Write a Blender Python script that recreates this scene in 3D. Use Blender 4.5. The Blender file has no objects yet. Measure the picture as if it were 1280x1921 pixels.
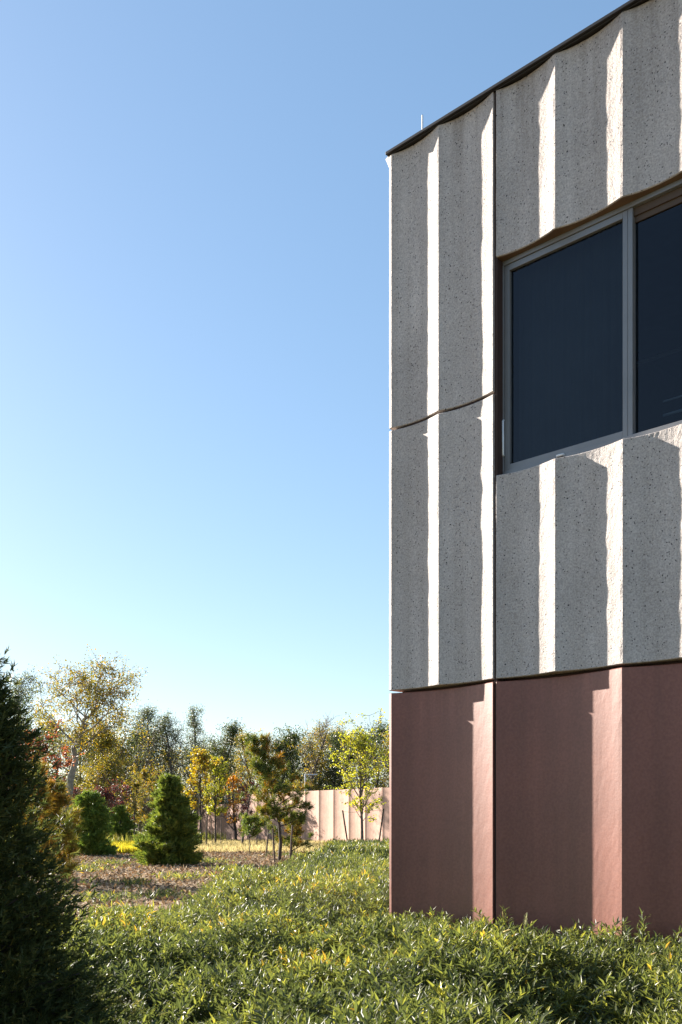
import bpy, math, random
import numpy as np
from mathutils import Vector, Matrix

# ------------------------------------------------------------------ camera, light
C = bpy.context.scene
COL = C.collection
R = math.radians
F = 1868.0                      # focal length in photo pixels (35 mm on a 36 mm tall frame)
HZ, EYE = 1524.0, 1.65          # horizon row, eye height

cam_d = bpy.data.cameras.new('camera')
cam = bpy.data.objects.new('camera', cam_d)
COL.objects.link(cam)
cam.location = (0, 0, EYE)
cam.rotation_euler = (R(90), 0, 0)
cam_d.sensor_fit = 'VERTICAL'
cam_d.sensor_height = 36.0
cam_d.lens = F / 1921.0 * 36.0
cam_d.shift_y = (HZ - 960.5) / 1921.0
cam_d.clip_start = 0.05
cam_d.clip_end = 5000
C.camera = cam

U = Vector((-0.7150, 0.6992, 0))      # along the facade, away from the camera
N = Vector((-0.6992, -0.7150, 0))     # facade's outward normal
SUN_A, SUN_EL = 4.2, 21.0             # sun's angle out of the facade plane, and elevation
h_ = U * math.cos(R(SUN_A)) + N * math.sin(R(SUN_A))
SUN = Vector((h_.x * math.cos(R(SUN_EL)), h_.y * math.cos(R(SUN_EL)), math.sin(R(SUN_EL))))

world = bpy.data.worlds.new('World')
C.world = world
world.use_nodes = True
nt = world.node_tree
nt.nodes.clear()
sky = nt.nodes.new('ShaderNodeTexSky')
sky.sky_type = 'NISHITA'
sky.sun_disc = False
sky.sun_elevation = R(SUN_EL)
sky.sun_rotation = math.atan2(SUN.x, SUN.y)
sky.altitude = 0
sky.air_density = 1.0
sky.dust_density = 0.4
sky.ozone_density = 3.2
bg = nt.nodes.new('ShaderNodeBackground')
bg.inputs['Strength'].default_value = 0.098
wo = nt.nodes.new('ShaderNodeOutputWorld')
gm = nt.nodes.new('ShaderNodeGamma'); gm.inputs[1].default_value = 0.63      # tone grade compressing the sky's brightness, a softer range than a bare clear sky
hs = nt.nodes.new('ShaderNodeHueSaturation'); hs.inputs['Saturation'].default_value = 1.22
nt.links.new(sky.outputs[0], gm.inputs[0]); nt.links.new(gm.outputs[0], hs.inputs['Color'])
nt.links.new(hs.outputs[0], bg.inputs[0])
nt.links.new(bg.outputs[0], wo.inputs[0])

sl = bpy.data.lights.new('sun', 'SUN')
sl.energy = 5.0
sl.angle = R(0.5)
sl.color = (1.0, 0.915, 0.80)
so = bpy.data.objects.new('sun', sl)
COL.objects.link(so)
so.location = (-20, 20, 30)
so.rotation_euler = SUN.to_track_quat('Z', 'Y').to_euler()

C.view_settings.view_transform = 'Standard'
C.view_settings.look = 'None'
C.view_settings.gamma = 1
C.view_settings.exposure = 1.9
C.cycles.max_bounces = 8
C.cycles.transparent_max_bounces = 8
C.render.film_transparent = False

rs = np.random.RandomState(7)
random.seed(7)

# ------------------------------------------------------------------ helpers
def wx(px, Y):
    return (px - 640.0) / F * Y
def wz(py, Y):
    return EYE + (HZ - py) * Y / F

def tag(o, label=None, cat=None, group=None, kind=None):
    if label: o['label'] = label
    if cat: o['category'] = cat
    if group: o['group'] = group
    if kind: o['kind'] = kind
    return o

def empty(name, loc=(0, 0, 0), rz=0.0, label=None, cat=None, group=None):
    o = bpy.data.objects.new(name, None)
    COL.objects.link(o)
    o.location = loc
    o.rotation_euler = (0, 0, rz)
    o.empty_display_size = 0.2
    return tag(o, label, cat, group, 'thing' if label else None)

def link_mesh(name, me, mat, parent=None):
    if mat:
        for m in (mat if isinstance(mat, (list, tuple)) else [mat]):
            me.materials.append(m)
    o = bpy.data.objects.new(name, me)
    COL.objects.link(o)
    if parent: o.parent = parent
    return o

def tri_mesh(name, V, T, rnd=None, smooth=False, mi=None):
    me = bpy.data.meshes.new(name)
    V = np.ascontiguousarray(V, dtype=np.float32); T = np.ascontiguousarray(T, dtype=np.int32)
    me.vertices.add(len(V)); me.vertices.foreach_set('co', V.ravel())
    me.loops.add(len(T) * 3); me.loops.foreach_set('vertex_index', T.ravel())
    me.polygons.add(len(T)); me.polygons.foreach_set('loop_start', np.arange(len(T), dtype=np.int32) * 3)
    if mi is not None: me.polygons.foreach_set('material_index', np.asarray(mi, dtype=np.int32))
    if rnd is not None:
        a = me.attributes.new('rnd', 'FLOAT', 'FACE')
        a.data.foreach_set('value', np.ascontiguousarray(rnd, dtype=np.float32))
    me.update(calc_edges=True)
    me.polygons.foreach_set('use_smooth', np.full(len(T), smooth))
    return me

class MB:
    def __init__(s): s.v = []; s.f = []
    def add(s, v, f):
        b = len(s.v); s.v += [tuple(p) for p in v]; s.f += [tuple(i + b for i in q) for q in f]
    def box(s, x0, x1, y0, y1, z0, z1):
        s.add([(x, y, z) for x in (x0, x1) for y in (y0, y1) for z in (z0, z1)],
              [(0, 1, 3, 2), (4, 6, 7, 5), (0, 4, 5, 1), (2, 3, 7, 6), (0, 2, 6, 4), (1, 5, 7, 3)])
    def tube(s, pts, rad, n=6, cap=True):
        pts = [Vector(p) for p in pts]; k = len(pts); v = []
        for i, p in enumerate(pts):
            d = (pts[min(i + 1, k - 1)] - pts[max(i - 1, 0)]).normalized()
            a = d.orthogonal().normalized() if i == 0 else (a - d * a.dot(d)).normalized()
            b = d.cross(a)
            r = rad[i] if hasattr(rad, '__len__') else rad
            for j in range(n):
                t = 2 * math.pi * j / n
                v.append(p + (a * math.cos(t) + b * math.sin(t)) * r)
        f = [(i * n + j, i * n + (j + 1) % n, (i + 1) * n + (j + 1) % n, (i + 1) * n + j)
             for i in range(k - 1) for j in range(n)]
        if cap:
            f.append(tuple(range(n - 1, -1, -1))); f.append(tuple((k - 1) * n + j for j in range(n)))
        s.add(v, f)
    def build(s, name, mat, parent=None, smooth=False, bevel=0):
        me = bpy.data.meshes.new(name)
        me.from_pydata(s.v, [], s.f); me.update()
        if smooth: me.polygons.foreach_set('use_smooth', np.full(len(me.polygons), True))
        o = link_mesh(name, me, mat, parent)
        if bevel:
            b = o.modifiers.new('bevel', 'BEVEL'); b.width = bevel; b.segments = 2; b.limit_method = 'ANGLE'
        return o

def vnoise(x, y, seed=0):
    x = np.asarray(x, float); y = np.asarray(y, float)
    xi = np.floor(x).astype(np.int64); yi = np.floor(y).astype(np.int64)
    fx = x - xi; fy = y - yi
    fx = fx * fx * (3 - 2 * fx); fy = fy * fy * (3 - 2 * fy)
    def hsh(a, b):
        n = (a * 374761393 + b * 668265263 + seed * 974711) & 0xffffffff
        n = ((n ^ (n >> 13)) * 1274126177) & 0xffffffff
        return ((n ^ (n >> 16)) & 0xffff) / 65535.0
    return ((hsh(xi, yi) * (1 - fx) + hsh(xi + 1, yi) * fx) * (1 - fy)
            + (hsh(xi, yi + 1) * (1 - fx) + hsh(xi + 1, yi + 1) * fx) * fy)
def fbm(x, y, seed=0, n=3):
    r = 0; a = 1; t = 0
    for i in range(n):
        r = r + a * vnoise(x * 2 ** i, y * 2 ** i, seed + i); t += a; a *= 0.5
    return r / t

# ------------------------------------------------------------------ materials
def mat_new(name):
    m = bpy.data.materials.new(name); m.use_nodes = True
    t = m.node_tree
    return m, t, t.nodes['Principled BSDF'], t.nodes['Material Output']
def nd(t, kind, **kw):
    n = t.nodes.new(kind)
    for k, v in kw.items():
        if k in n.inputs: n.inputs[k].default_value = v
        else: setattr(n, k, v)
    return n
def ramp(t, fac, stops):
    r = t.nodes.new('ShaderNodeValToRGB'); t.links.new(fac, r.inputs[0])
    e = r.color_ramp.elements
    while len(e) < len(stops): e.new(0.5)
    for el, (p, c) in zip(e, stops):
        el.position = p; el.color = (*c, 1) if len(c) == 3 else c
    return r
def simple(name, col, rough=0.6, metal=0.0, var=0.0, scale=8.0, bump=0.0, spec=0.5):
    m, t, p, o = mat_new(name)
    p.inputs['Roughness'].default_value = rough; p.inputs['Metallic'].default_value = metal
    p.inputs['Specular IOR Level'].default_value = spec
    p.inputs['Base Color'].default_value = (*col, 1)
    if var or bump:
        tc = nd(t, 'ShaderNodeTexCoord'); n = nd(t, 'ShaderNodeTexNoise', Scale=scale, Detail=6.0)
        t.links.new(tc.outputs['Object'], n.inputs['Vector'])
        if var:
            r = ramp(t, n.outputs['Fac'], [(0.3, tuple(c * (1 - var) for c in col)), (0.7, tuple(min(1, c * (1 + var)) for c in col))])
            t.links.new(r.outputs[0], p.inputs['Base Color'])
        if bump:
            b = nd(t, 'ShaderNodeBump', Strength=bump, Distance=0.01)
            t.links.new(n.outputs['Fac'], b.inputs['Height']); t.links.new(b.outputs[0], p.inputs['Normal'])
    return m
def leafmat(name, stops, trans=0.45, rough=0.45, spec=0.5, nscale=0.0):
    """colour from the per-leaf random value, thin-leaf translucency"""
    m, t, p, o = mat_new(name)
    a = nd(t, 'ShaderNodeAttribute'); a.attribute_name = 'rnd'
    fac = a.outputs['Fac']
    if nscale:
        tc = nd(t, 'ShaderNodeTexCoord'); n = nd(t, 'ShaderNodeTexNoise', Scale=nscale, Detail=2.0)
        t.links.new(tc.outputs['Object'], n.inputs['Vector'])
        mr = nd(t, 'ShaderNodeMapRange'); mr.inputs[1].default_value = 0.3; mr.inputs[2].default_value = 0.7
        mr.inputs[3].default_value = -0.25; mr.inputs[4].default_value = 0.25
        t.links.new(n.outputs['Fac'], mr.inputs[0])
        ad = nd(t, 'ShaderNodeMath', operation='ADD', use_clamp=True)
        t.links.new(fac, ad.inputs[0]); t.links.new(mr.outputs[0], ad.inputs[1]); fac = ad.outputs[0]
    r = ramp(t, fac, stops)
    t.links.new(r.outputs[0], p.inputs['Base Color'])
    p.inputs['Roughness'].default_value = rough; p.inputs['Specular IOR Level'].default_value = spec
    if trans:
        tr = nd(t, 'ShaderNodeBsdfTranslucent')
        mx = nd(t, 'ShaderNodeMixShader'); mx.inputs[0].default_value = trans
        hs = nd(t, 'ShaderNodeHueSaturation', Saturation=1.1, Value=1.6)
        t.links.new(r.outputs[0], hs.inputs['Color']); t.links.new(hs.outputs[0], tr.inputs[0])
        t.links.new(p.outputs[0], mx.inputs[1]); t.links.new(tr.outputs[0], mx.inputs[2])
        t.links.new(mx.outputs[0], o.inputs[0])
    return m

def concrete(name, base, light, pit, fine, bump, pits=True, rough=0.85, spec=0.3, drip=None):
    m, t, p, o = mat_new(name)
    tc = nd(t, 'ShaderNodeTexCoord'); vec = tc.outputs['Object']
    def noise(s, d=4.0):
        n = nd(t, 'ShaderNodeTexNoise', Scale=s, Detail=d); t.links.new(vec, n.inputs['Vector']); return n
    big = noise(1.3, 5.0); grain = noise(fine, 3.0); grain2 = noise(fine * 2.6, 2.0)
    c1 = ramp(t, grain.outputs['Fac'], [(0.36, base), (0.66, light)])
    st = ramp(t, big.outputs['Fac'], [(0.3, (0.86, 0.85, 0.84)), (0.7, (1.05, 1.04, 1.03))])
    mul = nd(t, 'ShaderNodeMixRGB', blend_type='MULTIPLY'); mul.inputs[0].default_value = 1
    t.links.new(c1.outputs[0], mul.inputs[1]); t.links.new(st.outputs[0], mul.inputs[2])
    col = mul.outputs[0]
    if True:     # faint vertical weather streaks
        mp = nd(t, 'ShaderNodeMapping'); mp.inputs['Scale'].default_value = (7, 7, 0.35)
        t.links.new(vec, mp.inputs[0]); sn = nd(t, 'ShaderNodeTexNoise', Scale=1.0, Detail=5.0)
        t.links.new(mp.outputs[0], sn.inputs['Vector'])
        sr = ramp(t, sn.outputs['Fac'], [(0.34, (0.86, 0.845, 0.83)), (0.62, (1, 1, 1))])
        m3 = nd(t, 'ShaderNodeMixRGB', blend_type='MULTIPLY'); m3.inputs[0].default_value = 1
        t.links.new(col, m3.inputs[1]); t.links.new(sr.outputs[0], m3.inputs[2]); col = m3.outputs[0]
    if drip:     # run-off marks hanging below the top edge of the panel
        zt, ln, tone = drip
        mp = nd(t, 'ShaderNodeMapping'); mp.inputs['Scale'].default_value = (11, 11, 0.5)
        t.links.new(vec, mp.inputs[0]); sn = nd(t, 'ShaderNodeTexNoise', Scale=1.0, Detail=3.0); t.links.new(mp.outputs[0], sn.inputs['Vector'])
        sr = ramp(t, sn.outputs['Fac'], [(0.50, (0, 0, 0)), (0.66, (1, 1, 1))])
        sx_ = nd(t, 'ShaderNodeSeparateXYZ'); t.links.new(vec, sx_.inputs[0])
        mr = nd(t, 'ShaderNodeMapRange'); mr.inputs[1].default_value = zt - ln; mr.inputs[2].default_value = zt
        t.links.new(sx_.outputs[2], mr.inputs[0])
        mm = nd(t, 'ShaderNodeMath', operation='MULTIPLY'); t.links.new(mr.outputs[0], mm.inputs[0]); t.links.new(sr.outputs[0], mm.inputs[1])
        m4 = nd(t, 'ShaderNodeMixRGB', blend_type='MULTIPLY'); t.links.new(mm.outputs[0], m4.inputs[0])
        t.links.new(col, m4.inputs[1]); m4.inputs[2].default_value = (*tone, 1); col = m4.outputs[0]
    oi = nd(t, 'ShaderNodeObjectInfo')          # each casting has its own slight tone
    orr = ramp(t, oi.outputs['Random'], [(0, (0.94, 0.94, 0.95)), (1, (1.05, 1.04, 1.03))])
    m5 = nd(t, 'ShaderNodeMixRGB', blend_type='MULTIPLY'); m5.inputs[0].default_value = 1
    t.links.new(col, m5.inputs[1]); t.links.new(orr.outputs[0], m5.inputs[2]); col = m5.outputs[0]
    height = grain.outputs['Fac']
    if pits:
        for sc, rad, dens in ((22.0, 0.17, 0.5), (48.0, 0.29, 0.42)):
            wn = noise(sc * 0.8, 1.0)
            mxv = nd(t, 'ShaderNodeMixRGB'); mxv.inputs[0].default_value = 0.02
            t.links.new(vec, mxv.inputs[1]); t.links.new(wn.outputs['Color'], mxv.inputs[2])
            v = nd(t, 'ShaderNodeTexVoronoi', Scale=sc); t.links.new(mxv.outputs[0], v.inputs['Vector'])
            wh = nd(t, 'ShaderNodeSeparateColor'); t.links.new(v.outputs['Color'], wh.inputs[0])
            thr = nd(t, 'ShaderNodeMath', operation='MULTIPLY'); thr.inputs[1].default_value = rad
            cut = nd(t, 'ShaderNodeMath', operation='GREATER_THAN'); cut.inputs[1].default_value = dens
            t.links.new(wh.outputs[0], cut.inputs[0])
            t.links.new(wh.outputs[1], thr.inputs[0])
            inside = nd(t, 'ShaderNodeMath', operation='LESS_THAN')
            t.links.new(v.outputs['Distance'], inside.inputs[0]); t.links.new(thr.outputs[0], inside.inputs[1])
            both = nd(t, 'ShaderNodeMath', operation='MULTIPLY')
            t.links.new(inside.outputs[0], both.inputs[0]); t.links.new(cut.outputs[0], both.inputs[1])
            m2 = nd(t, 'ShaderNodeMixRGB'); t.links.new(both.outputs[0], m2.inputs[0])
            t.links.new(col, m2.inputs[1]); m2.inputs[2].default_value = (*pit, 1)
            col = m2.outputs[0]
            sb = nd(t, 'ShaderNodeMath', operation='SUBTRACT')
            t.links.new(height, sb.inputs[0]); t.links.new(both.outputs[0], sb.inputs[1]); height = sb.outputs[0]
    ad = nd(t, 'ShaderNodeMath', operation='ADD'); t.links.new(height, ad.inputs[0]); t.links.new(grain2.outputs['Fac'], ad.inputs[1])
    b = nd(t, 'ShaderNodeBump', Strength=bump, Distance=0.006)
    t.links.new(ad.outputs[0], b.inputs['Height']); t.links.new(b.outputs[0], p.inputs['Normal'])
    t.links.new(col, p.inputs['Base Color'])
    p.inputs['Roughness'].default_value = rough; p.inputs['Specular IOR Level'].default_value = spec
    return m

M = {}
M['grey'] = concrete('grey_exposed_concrete', (0.44, 0.385, 0.362), (0.65, 0.585, 0.55), (0.055, 0.045, 0.045), 70.0, 0.6, rough=0.6, spec=0.42, drip=(8.26, 1.1, (0.80, 0.78, 0.76)))
M['pink'] = concrete('pink_smooth_concrete', (0.225, 0.066, 0.041), (0.275, 0.09, 0.057), (0.12, 0.07, 0.06), 45.0, 0.10, pits=False, rough=0.48, spec=0.72, drip=(2.85, .5, (1.25, 1.3, 1.35)))
M['farpink'] = concrete('far_pink_concrete', (0.47, 0.30, 0.235), (0.54, 0.355, 0.28), (0.2, 0.1, 0.1), 6.0, 0.1, pits=False)
M['sealant'] = simple('brown_sealant', (0.045, 0.022, 0.016), 0.8)
M['soffit_bounce'] = simple('bounce_brown_soffit', (0.17, 0.095, 0.045), 0.55, 0.0, var=0.12, scale=3)  # soffit concrete with warm bounced light put into its base colour
M['head'] = simple('brown_head_reveal', (0.085, 0.05, 0.028), 0.6)
M['coping'] = simple('dark_metal_coping', (0.035, 0.03, 0.028), 0.5, 0.3, var=0.15, scale=4)
M['frame'] = simple('grey_anodised_frame', (0.23, 0.225, 0.23), 0.45, 0.3, var=0.05, scale=5)
M['white'] = simple('white_metal', (0.75, 0.76, 0.78), 0.35, 0.2)
M['galv'] = simple('pale_grey_metal', (0.55, 0.56, 0.58), 0.45, 0.2, var=0.06)
M['roof'] = simple('roof_membrane', (0.3, 0.3, 0.3), 0.9, var=0.1, bump=0.3)
M['room'] = simple('dark_interior', (0.035, 0.037, 0.042), 0.9, var=0.2)
M['blind'] = simple('dark_mesh_blind', (0.12, 0.115, 0.11), 0.9, var=.25, scale=1.5)
M['wood'] = simple('stake_wood', (0.10, 0.068, 0.045), 0.85, var=0.35, scale=20, bump=0.5)
M['bark'] = simple('grey_brown_bark', (0.13, 0.10, 0.078), 0.9, var=0.4, scale=9, bump=0.8)
M['palebark'] = simple('pale_mottled_bark', (0.26, 0.22, 0.165), 0.85, var=0.45, scale=3.5, bump=0.6)
M['darkbark'] = simple('dark_bark', (0.06, 0.045, 0.035), 0.9, var=0.35, scale=9, bump=0.8)
M['wire'] = simple('dark_wire', (0.05, 0.05, 0.05), 0.6)
M['tie'] = simple('white_tie', (0.7, 0.7, 0.68), 0.7)

def glassmat():
    m, t, p, o = mat_new('dark_tinted_glass')
    t.nodes.remove(p)
    gl = nd(t, 'ShaderNodeBsdfGlossy', Roughness=0.01); gl.inputs[0].default_value = (0.72, 0.72, 0.78, 1)
    tr = nd(t, 'ShaderNodeBsdfTransparent'); tr.inputs[0].default_value = (0.50, 0.56, 0.60, 1)
    fr = nd(t, 'ShaderNodeFresnel', IOR=1.5)
    tc = nd(t, 'ShaderNodeTexCoord'); n = nd(t, 'ShaderNodeTexNoise', Scale=1.3, Detail=1.0)
    t.links.new(tc.outputs['Object'], n.inputs['Vector'])
    b = nd(t, 'ShaderNodeBump', Strength=0.05, Distance=0.05)
    t.links.new(n.outputs['Fac'], b.inputs['Height']); t.links.new(b.outputs[0], gl.inputs['Normal'])
    mx = nd(t, 'ShaderNodeMixShader')
    ge = nd(t, 'ShaderNodeNewGeometry'); iv = nd(t, 'ShaderNodeMath', operation='SUBTRACT'); iv.inputs[0].default_value = 1
    t.links.new(ge.outputs['Backfacing'], iv.inputs[1])
    fm = nd(t, 'ShaderNodeMath', operation='MULTIPLY'); t.links.new(fr.outputs[0], fm.inputs[0]); t.links.new(iv.outputs[0], fm.inputs[1])
    t.links.new(fm.outputs[0], mx.inputs[0]); t.links.new(tr.outputs[0], mx.inputs[1]); t.links.new(gl.outputs[0], mx.inputs[2])
    t.links.new(mx.outputs[0], o.inputs[0])
    return m
M['glass'] = glassmat()

# ------------------------------------------------------------------ ground
def ground_z(X, Y):
    X = np.asarray(X, float); Y = np.asarray(Y, float)
    return (-0.013 * np.clip(Y - 38, 0, 60) + 0.10 * (fbm(X * .22, Y * .22, 5) - .5)
            * np.clip((np.hypot(X, Y) - 9) / 10, 0, 1) + 0.0)

def grid_sheet(xs, ys, zf, mask=None):
    X, Y = np.meshgrid(xs, ys); Z = zf(X, Y)
    V = np.stack([X, Y, Z], -1).reshape(-1, 3)
    nx, ny = len(xs), len(ys)
    i = np.arange(nx * ny).reshape(ny, nx)
    a, b, c, d = i[:-1, :-1], i[:-1, 1:], i[1:, 1:], i[1:, :-1]
    T = np.concatenate([np.stack([a, b, c], -1).reshape(-1, 3), np.stack([a, c, d], -1).reshape(-1, 3)])
    if mask is not None:
        cen = V[T].mean(1); T = T[mask(cen[:, 0], cen[:, 1])]
        u, inv = np.unique(T, return_inverse=True); V = V[u]; T = inv.reshape(-1, 3)
    return V, T

def earthmat(name, stops, scale, bump, fine=60.0):
    m, t, p, o = mat_new(name)
    tc = nd(t, 'ShaderNodeTexCoord')
    a = nd(t, 'ShaderNodeTexNoise', Scale=scale, Detail=8.0, Roughness=0.7); t.links.new(tc.outputs['Object'], a.inputs['Vector'])
    mp = nd(t, 'ShaderNodeMapping'); mp.inputs['Scale'].default_value = (1, 1, 1)
    v = nd(t, 'ShaderNodeTexVoronoi', Scale=fine); t.links.new(tc.outputs['Object'], v.inputs['Vector'])
    sc = nd(t, 'ShaderNodeSeparateColor'); t.links.new(v.outputs['Color'], sc.inputs[0])
    mx = nd(t, 'ShaderNodeMath', operation='MULTIPLY_ADD'); mx.inputs[1].default_value = 0.5
    t.links.new(sc.outputs[0], mx.inputs[0])
    hf = nd(t, 'ShaderNodeMath', operation='MULTIPLY'); hf.inputs[1].default_value = 0.5
    t.links.new(a.outputs['Fac'], hf.inputs[0]); t.links.new(hf.outputs[0], mx.inputs[2])
    r = ramp(t, mx.outputs[0], stops)
    t.links.new(r.outputs[0], p.inputs['Base Color'])
    b = nd(t, 'ShaderNodeBump', Strength=bump, Distance=0.03)
    t.links.new(mx.outputs[0], b.inputs['Height']); t.links.new(b.outputs[0], p.inputs['Normal'])
    p.inputs['Roughness'].default_value = 0.95; p.inputs['Specular IOR Level'].default_value = 0.15
    return m
M['earth'] = earthmat('dry_grassy_earth', [(0.25, (0.07, 0.06, 0.03)), (0.5, (0.14, 0.12, 0.06)), (0.75, (0.24, 0.20, 0.10))], 0.8, 0.8, 14.0)
M['mulch'] = earthmat('wood_chip_mulch', [(0.2, (0.05, 0.032, 0.018)), (0.5, (0.23, 0.155, 0.088)), (0.75, (0.46, 0.34, 0.21))], 1.6, 1.0, 16.0)

xs = np.concatenate([-np.geomspace(2500, 62, 14), np.arange(-60, 60.1, 1.5), np.geomspace(62, 2500, 14)])
ys = np.concatenate([-np.geomspace(900, 12, 9), np.arange(-10, 130.1, 1.5), np.geomspace(134, 2600, 14)])
V, T = grid_sheet(xs, ys, ground_z)
tag(link_mesh('ground', tri_mesh('ground', V, T, smooth=True), M['earth']), kind='structure')

BY = [0, 8, 9.3, 12.7, 14.4, 17, 19.3, 22, 26, 29.5, 34, 38, 48, 60]
BX = [-7, -5.4, -3.0, -2.5, -2.5, -2.7, -3.0, -2.5, -1.9, -1.5, -1.2, -1.0, -1.2, -1.5]
def cover_left(Y): return np.interp(Y, BY, BX)
CORNER = Vector((0.498, 10.0, 0))
def loc_sy(X, Y):
    dx = X - CORNER.x; dy = Y - CORNER.y
    return dx * -U.x + dy * -U.y, dx * -N.x + dy * -N.y      # s along facade, inward depth
def in_cover(X, Y):
    s, d = loc_sy(X, Y)
    edge = cover_left(Y) + (vnoise(X * .9 + 9, Y * .9, 3) - .5) * 0.9
    return (X > edge) & ((d < -0.05) | (s < -0.12)) & (Y < 47) & (X < np.where(Y > 10, 1.6 + .07 * Y, 99))
def in_mulch(X, Y):
    return (X < cover_left(Y) + 0.8) & (Y > 5) & (Y < 42 + 4 * vnoise(X * .3, Y * .3, 8)) & (X > -24)
V, T = grid_sheet(np.arange(-24, 2.6, .4), np.arange(5, 48, .4), lambda X, Y: ground_z(X, Y) + .03, in_mulch)
tag(link_mesh('mulch_bed', tri_mesh('mulch_bed', V, T, smooth=True), M['mulch']), kind='structure')

# ------------------------------------------------------------------ building
RZ = math.atan2(-U.y, -U.x)
bld = empty('building', CORNER, RZ, 'two storey building corner of fluted grey concrete panels above a smooth pink concrete base', 'building')
RG = [0.0, 0.612, 1.262] + [1.262 + 0.645 * k for k in range(1, 18)]
RP = [0.0, 1.262] + [1.262 + 1.283 * k for k in range(1, 9)]

def flute(s, ridges, hw):
    s = np.asarray(s, float); rr = np.array(ridges)
    k = np.clip(np.searchsorted(rr, s, side='right') - 1, 0, len(rr) - 2)
    a = rr[k]; w = rr[k + 1] - a
    q = np.clip((s - a) / w, 0, 1) ** 0.88
    return hw * w * 4 * q * (1 - q)

def panel(name, s0, s1, z0, z1, ridges, hw, mat, parent, rough=0.002, dz=0.045, thick=0.20, corner=False,
          axes=lambda s, d: (s, d), seed=1, sub=26):
    cols = [s0, s0 + .006]
    rr = [r for r in ridges if s0 + .02 < r < s1 - .02]
    marks = [s0 + .006] + rr + [s1 - .006]
    for a, b in zip(marks[:-1], marks[1:]):
        n = max(3, int((b - a) / .64 * sub)); cols += list(a + (b - a) * np.arange(1, n + 1) / n)
    cols.append(s1)
    cols = np.array(cols)
    nz = max(2, int((z1 - z0) / dz))
    rows = np.concatenate([[z0], np.linspace(z0 + .006, z1 - .006, nz), [z1]])
    S, Z = np.meshgrid(cols, rows)
    D = flute(S, ridges, hw)
    # hand-finished surface: slow waviness plus small nicks
    D = D + rough * 1.5 * (fbm(S * 2.3 + seed * 7, Z * 1.7, seed) - .5) + rough * .8 * (vnoise(S * 14, Z * 9, seed + 3) - .5) \
          + rough * .9 * (vnoise(S * 40, Z * 22, seed + 5) - .5)
    for r in rr:   # worn, slightly uneven arrises
        D = D + rough * 2.0 * vnoise(Z * 6 + r * 31, Z * 0 + seed, seed + 9) * np.exp(-((S - r) / .012) ** 2)
    D[0, :] += .006; D[-1, :] += .006; D[:, 0] += .006; D[:, -1] += .006
    if corner:
        D[:, 0] += 0.008
        S = S.copy(); S[:, 0] = -0.030
    nr, nc = S.shape
    X, Yd = axes(S, D)
    V = np.stack([X, Yd, Z], -1).reshape(-1, 3)
    i = np.arange(nr * nc).reshape(nr, nc)
    F_ = list(np.stack([i[:-1, :-1], i[:-1, 1:], i[1:, 1:], i[1:, :-1]], -1).reshape(-1, 4))
    ring = list(i[0, :]) + list(i[1:, -1]) + list(i[-1, -2::-1]) + list(i[-2:0:-1, 0])
    b = len(V)
    back = []
    for k in ring:
        r_, c_ = divmod(int(k), nc); x, y = axes(S[r_, c_], thick); back.append((x, y, Z[r_, c_]))
    V = np.concatenate([V, np.array(back)])
    m = len(ring)
    for k in range(m):
        F_.append((ring[(k + 1) % m], ring[k], b + k, b + (k + 1) % m))
    F_.append(tuple(b + k for k in range(m)))
    me = bpy.data.meshes.new(name)
    me.from_pydata(V.tolist(), [], [tuple(int(q) for q in f) for f in F_]); me.update()
    return link_mesh(name, me, mat, parent)

ZP, ZG0, ZMID, ZTOP, ZSILL, ZHEAD = 2.848, 2.876, 5.50, 8.262, 4.735, 6.734
HW = 0.084
J = 0.014
def gp(s0, s1, z0, z1, seed, corner=False):
    return panel('concrete_panel', s0, s1, z0, z1, RG, HW, M['grey'], bld, rough=0.0026, corner=corner, seed=seed)
def pp(s0, s1, seed, corner=False):
    o = panel('pink_base_panel', s0, s1, -0.4, ZP, RP, HW * 1.08, M['pink'], bld, rough=0.0011, corner=corner, seed=seed, dz=.09, sub=18)
    return o
gp(0.0, 1.262 - J, ZMID + .012, ZTOP, 1, True)
gp(0.0, 1.262 - J, ZG0, ZMID - .012, 2, True)
pp(0.0, 1.262 - J, 3, True)
g2a, g2b = 1.262 + J, RG[8] - J      # to s = 5.13
gp(g2a, g2b, ZHEAD, ZTOP, 4); gp(g2a, g2b, ZG0, ZSILL, 5)
pp(1.262 + J, RP[4] - J, 6)
gp(RG[8] + J, RG[10] - J, ZMID + .012, ZTOP, 7); gp(RG[8] + J, RG[10] - J, ZG0, ZMID - .012, 8)
gp(RG[10] + J, RG[18] - J, ZMID + .012, ZTOP, 9); gp(RG[10] + J, RG[18] - J, ZG0, ZMID - .012, 10)
pp(RP[4] + J, RP[7] - J, 11); pp(RP[7] + J, RP[9] - J, 12)
SEND = RG[18] - J
# left flank of the building, turned away from the camera
sx = lambda s, d: (d - 0.030, s + 0.212)
RS = [0.03 + 0.645 * k for k in range(21)]
for k in range(4):
    a, b = 0.0 + 3.1 * k, 3.1 * (k + 1) - .02
    for z0, z1, m in ((-.4, ZP, 'pink'), (ZG0, ZMID - .012, 'grey'), (ZMID + .012, ZTOP, 'grey')):
        o = panel('flank_panel', a, b, z0, z1, RS, HW, M[m], bld, rough=.002, seed=20 + k, axes=sx, dz=.3, sub=8)
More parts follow.
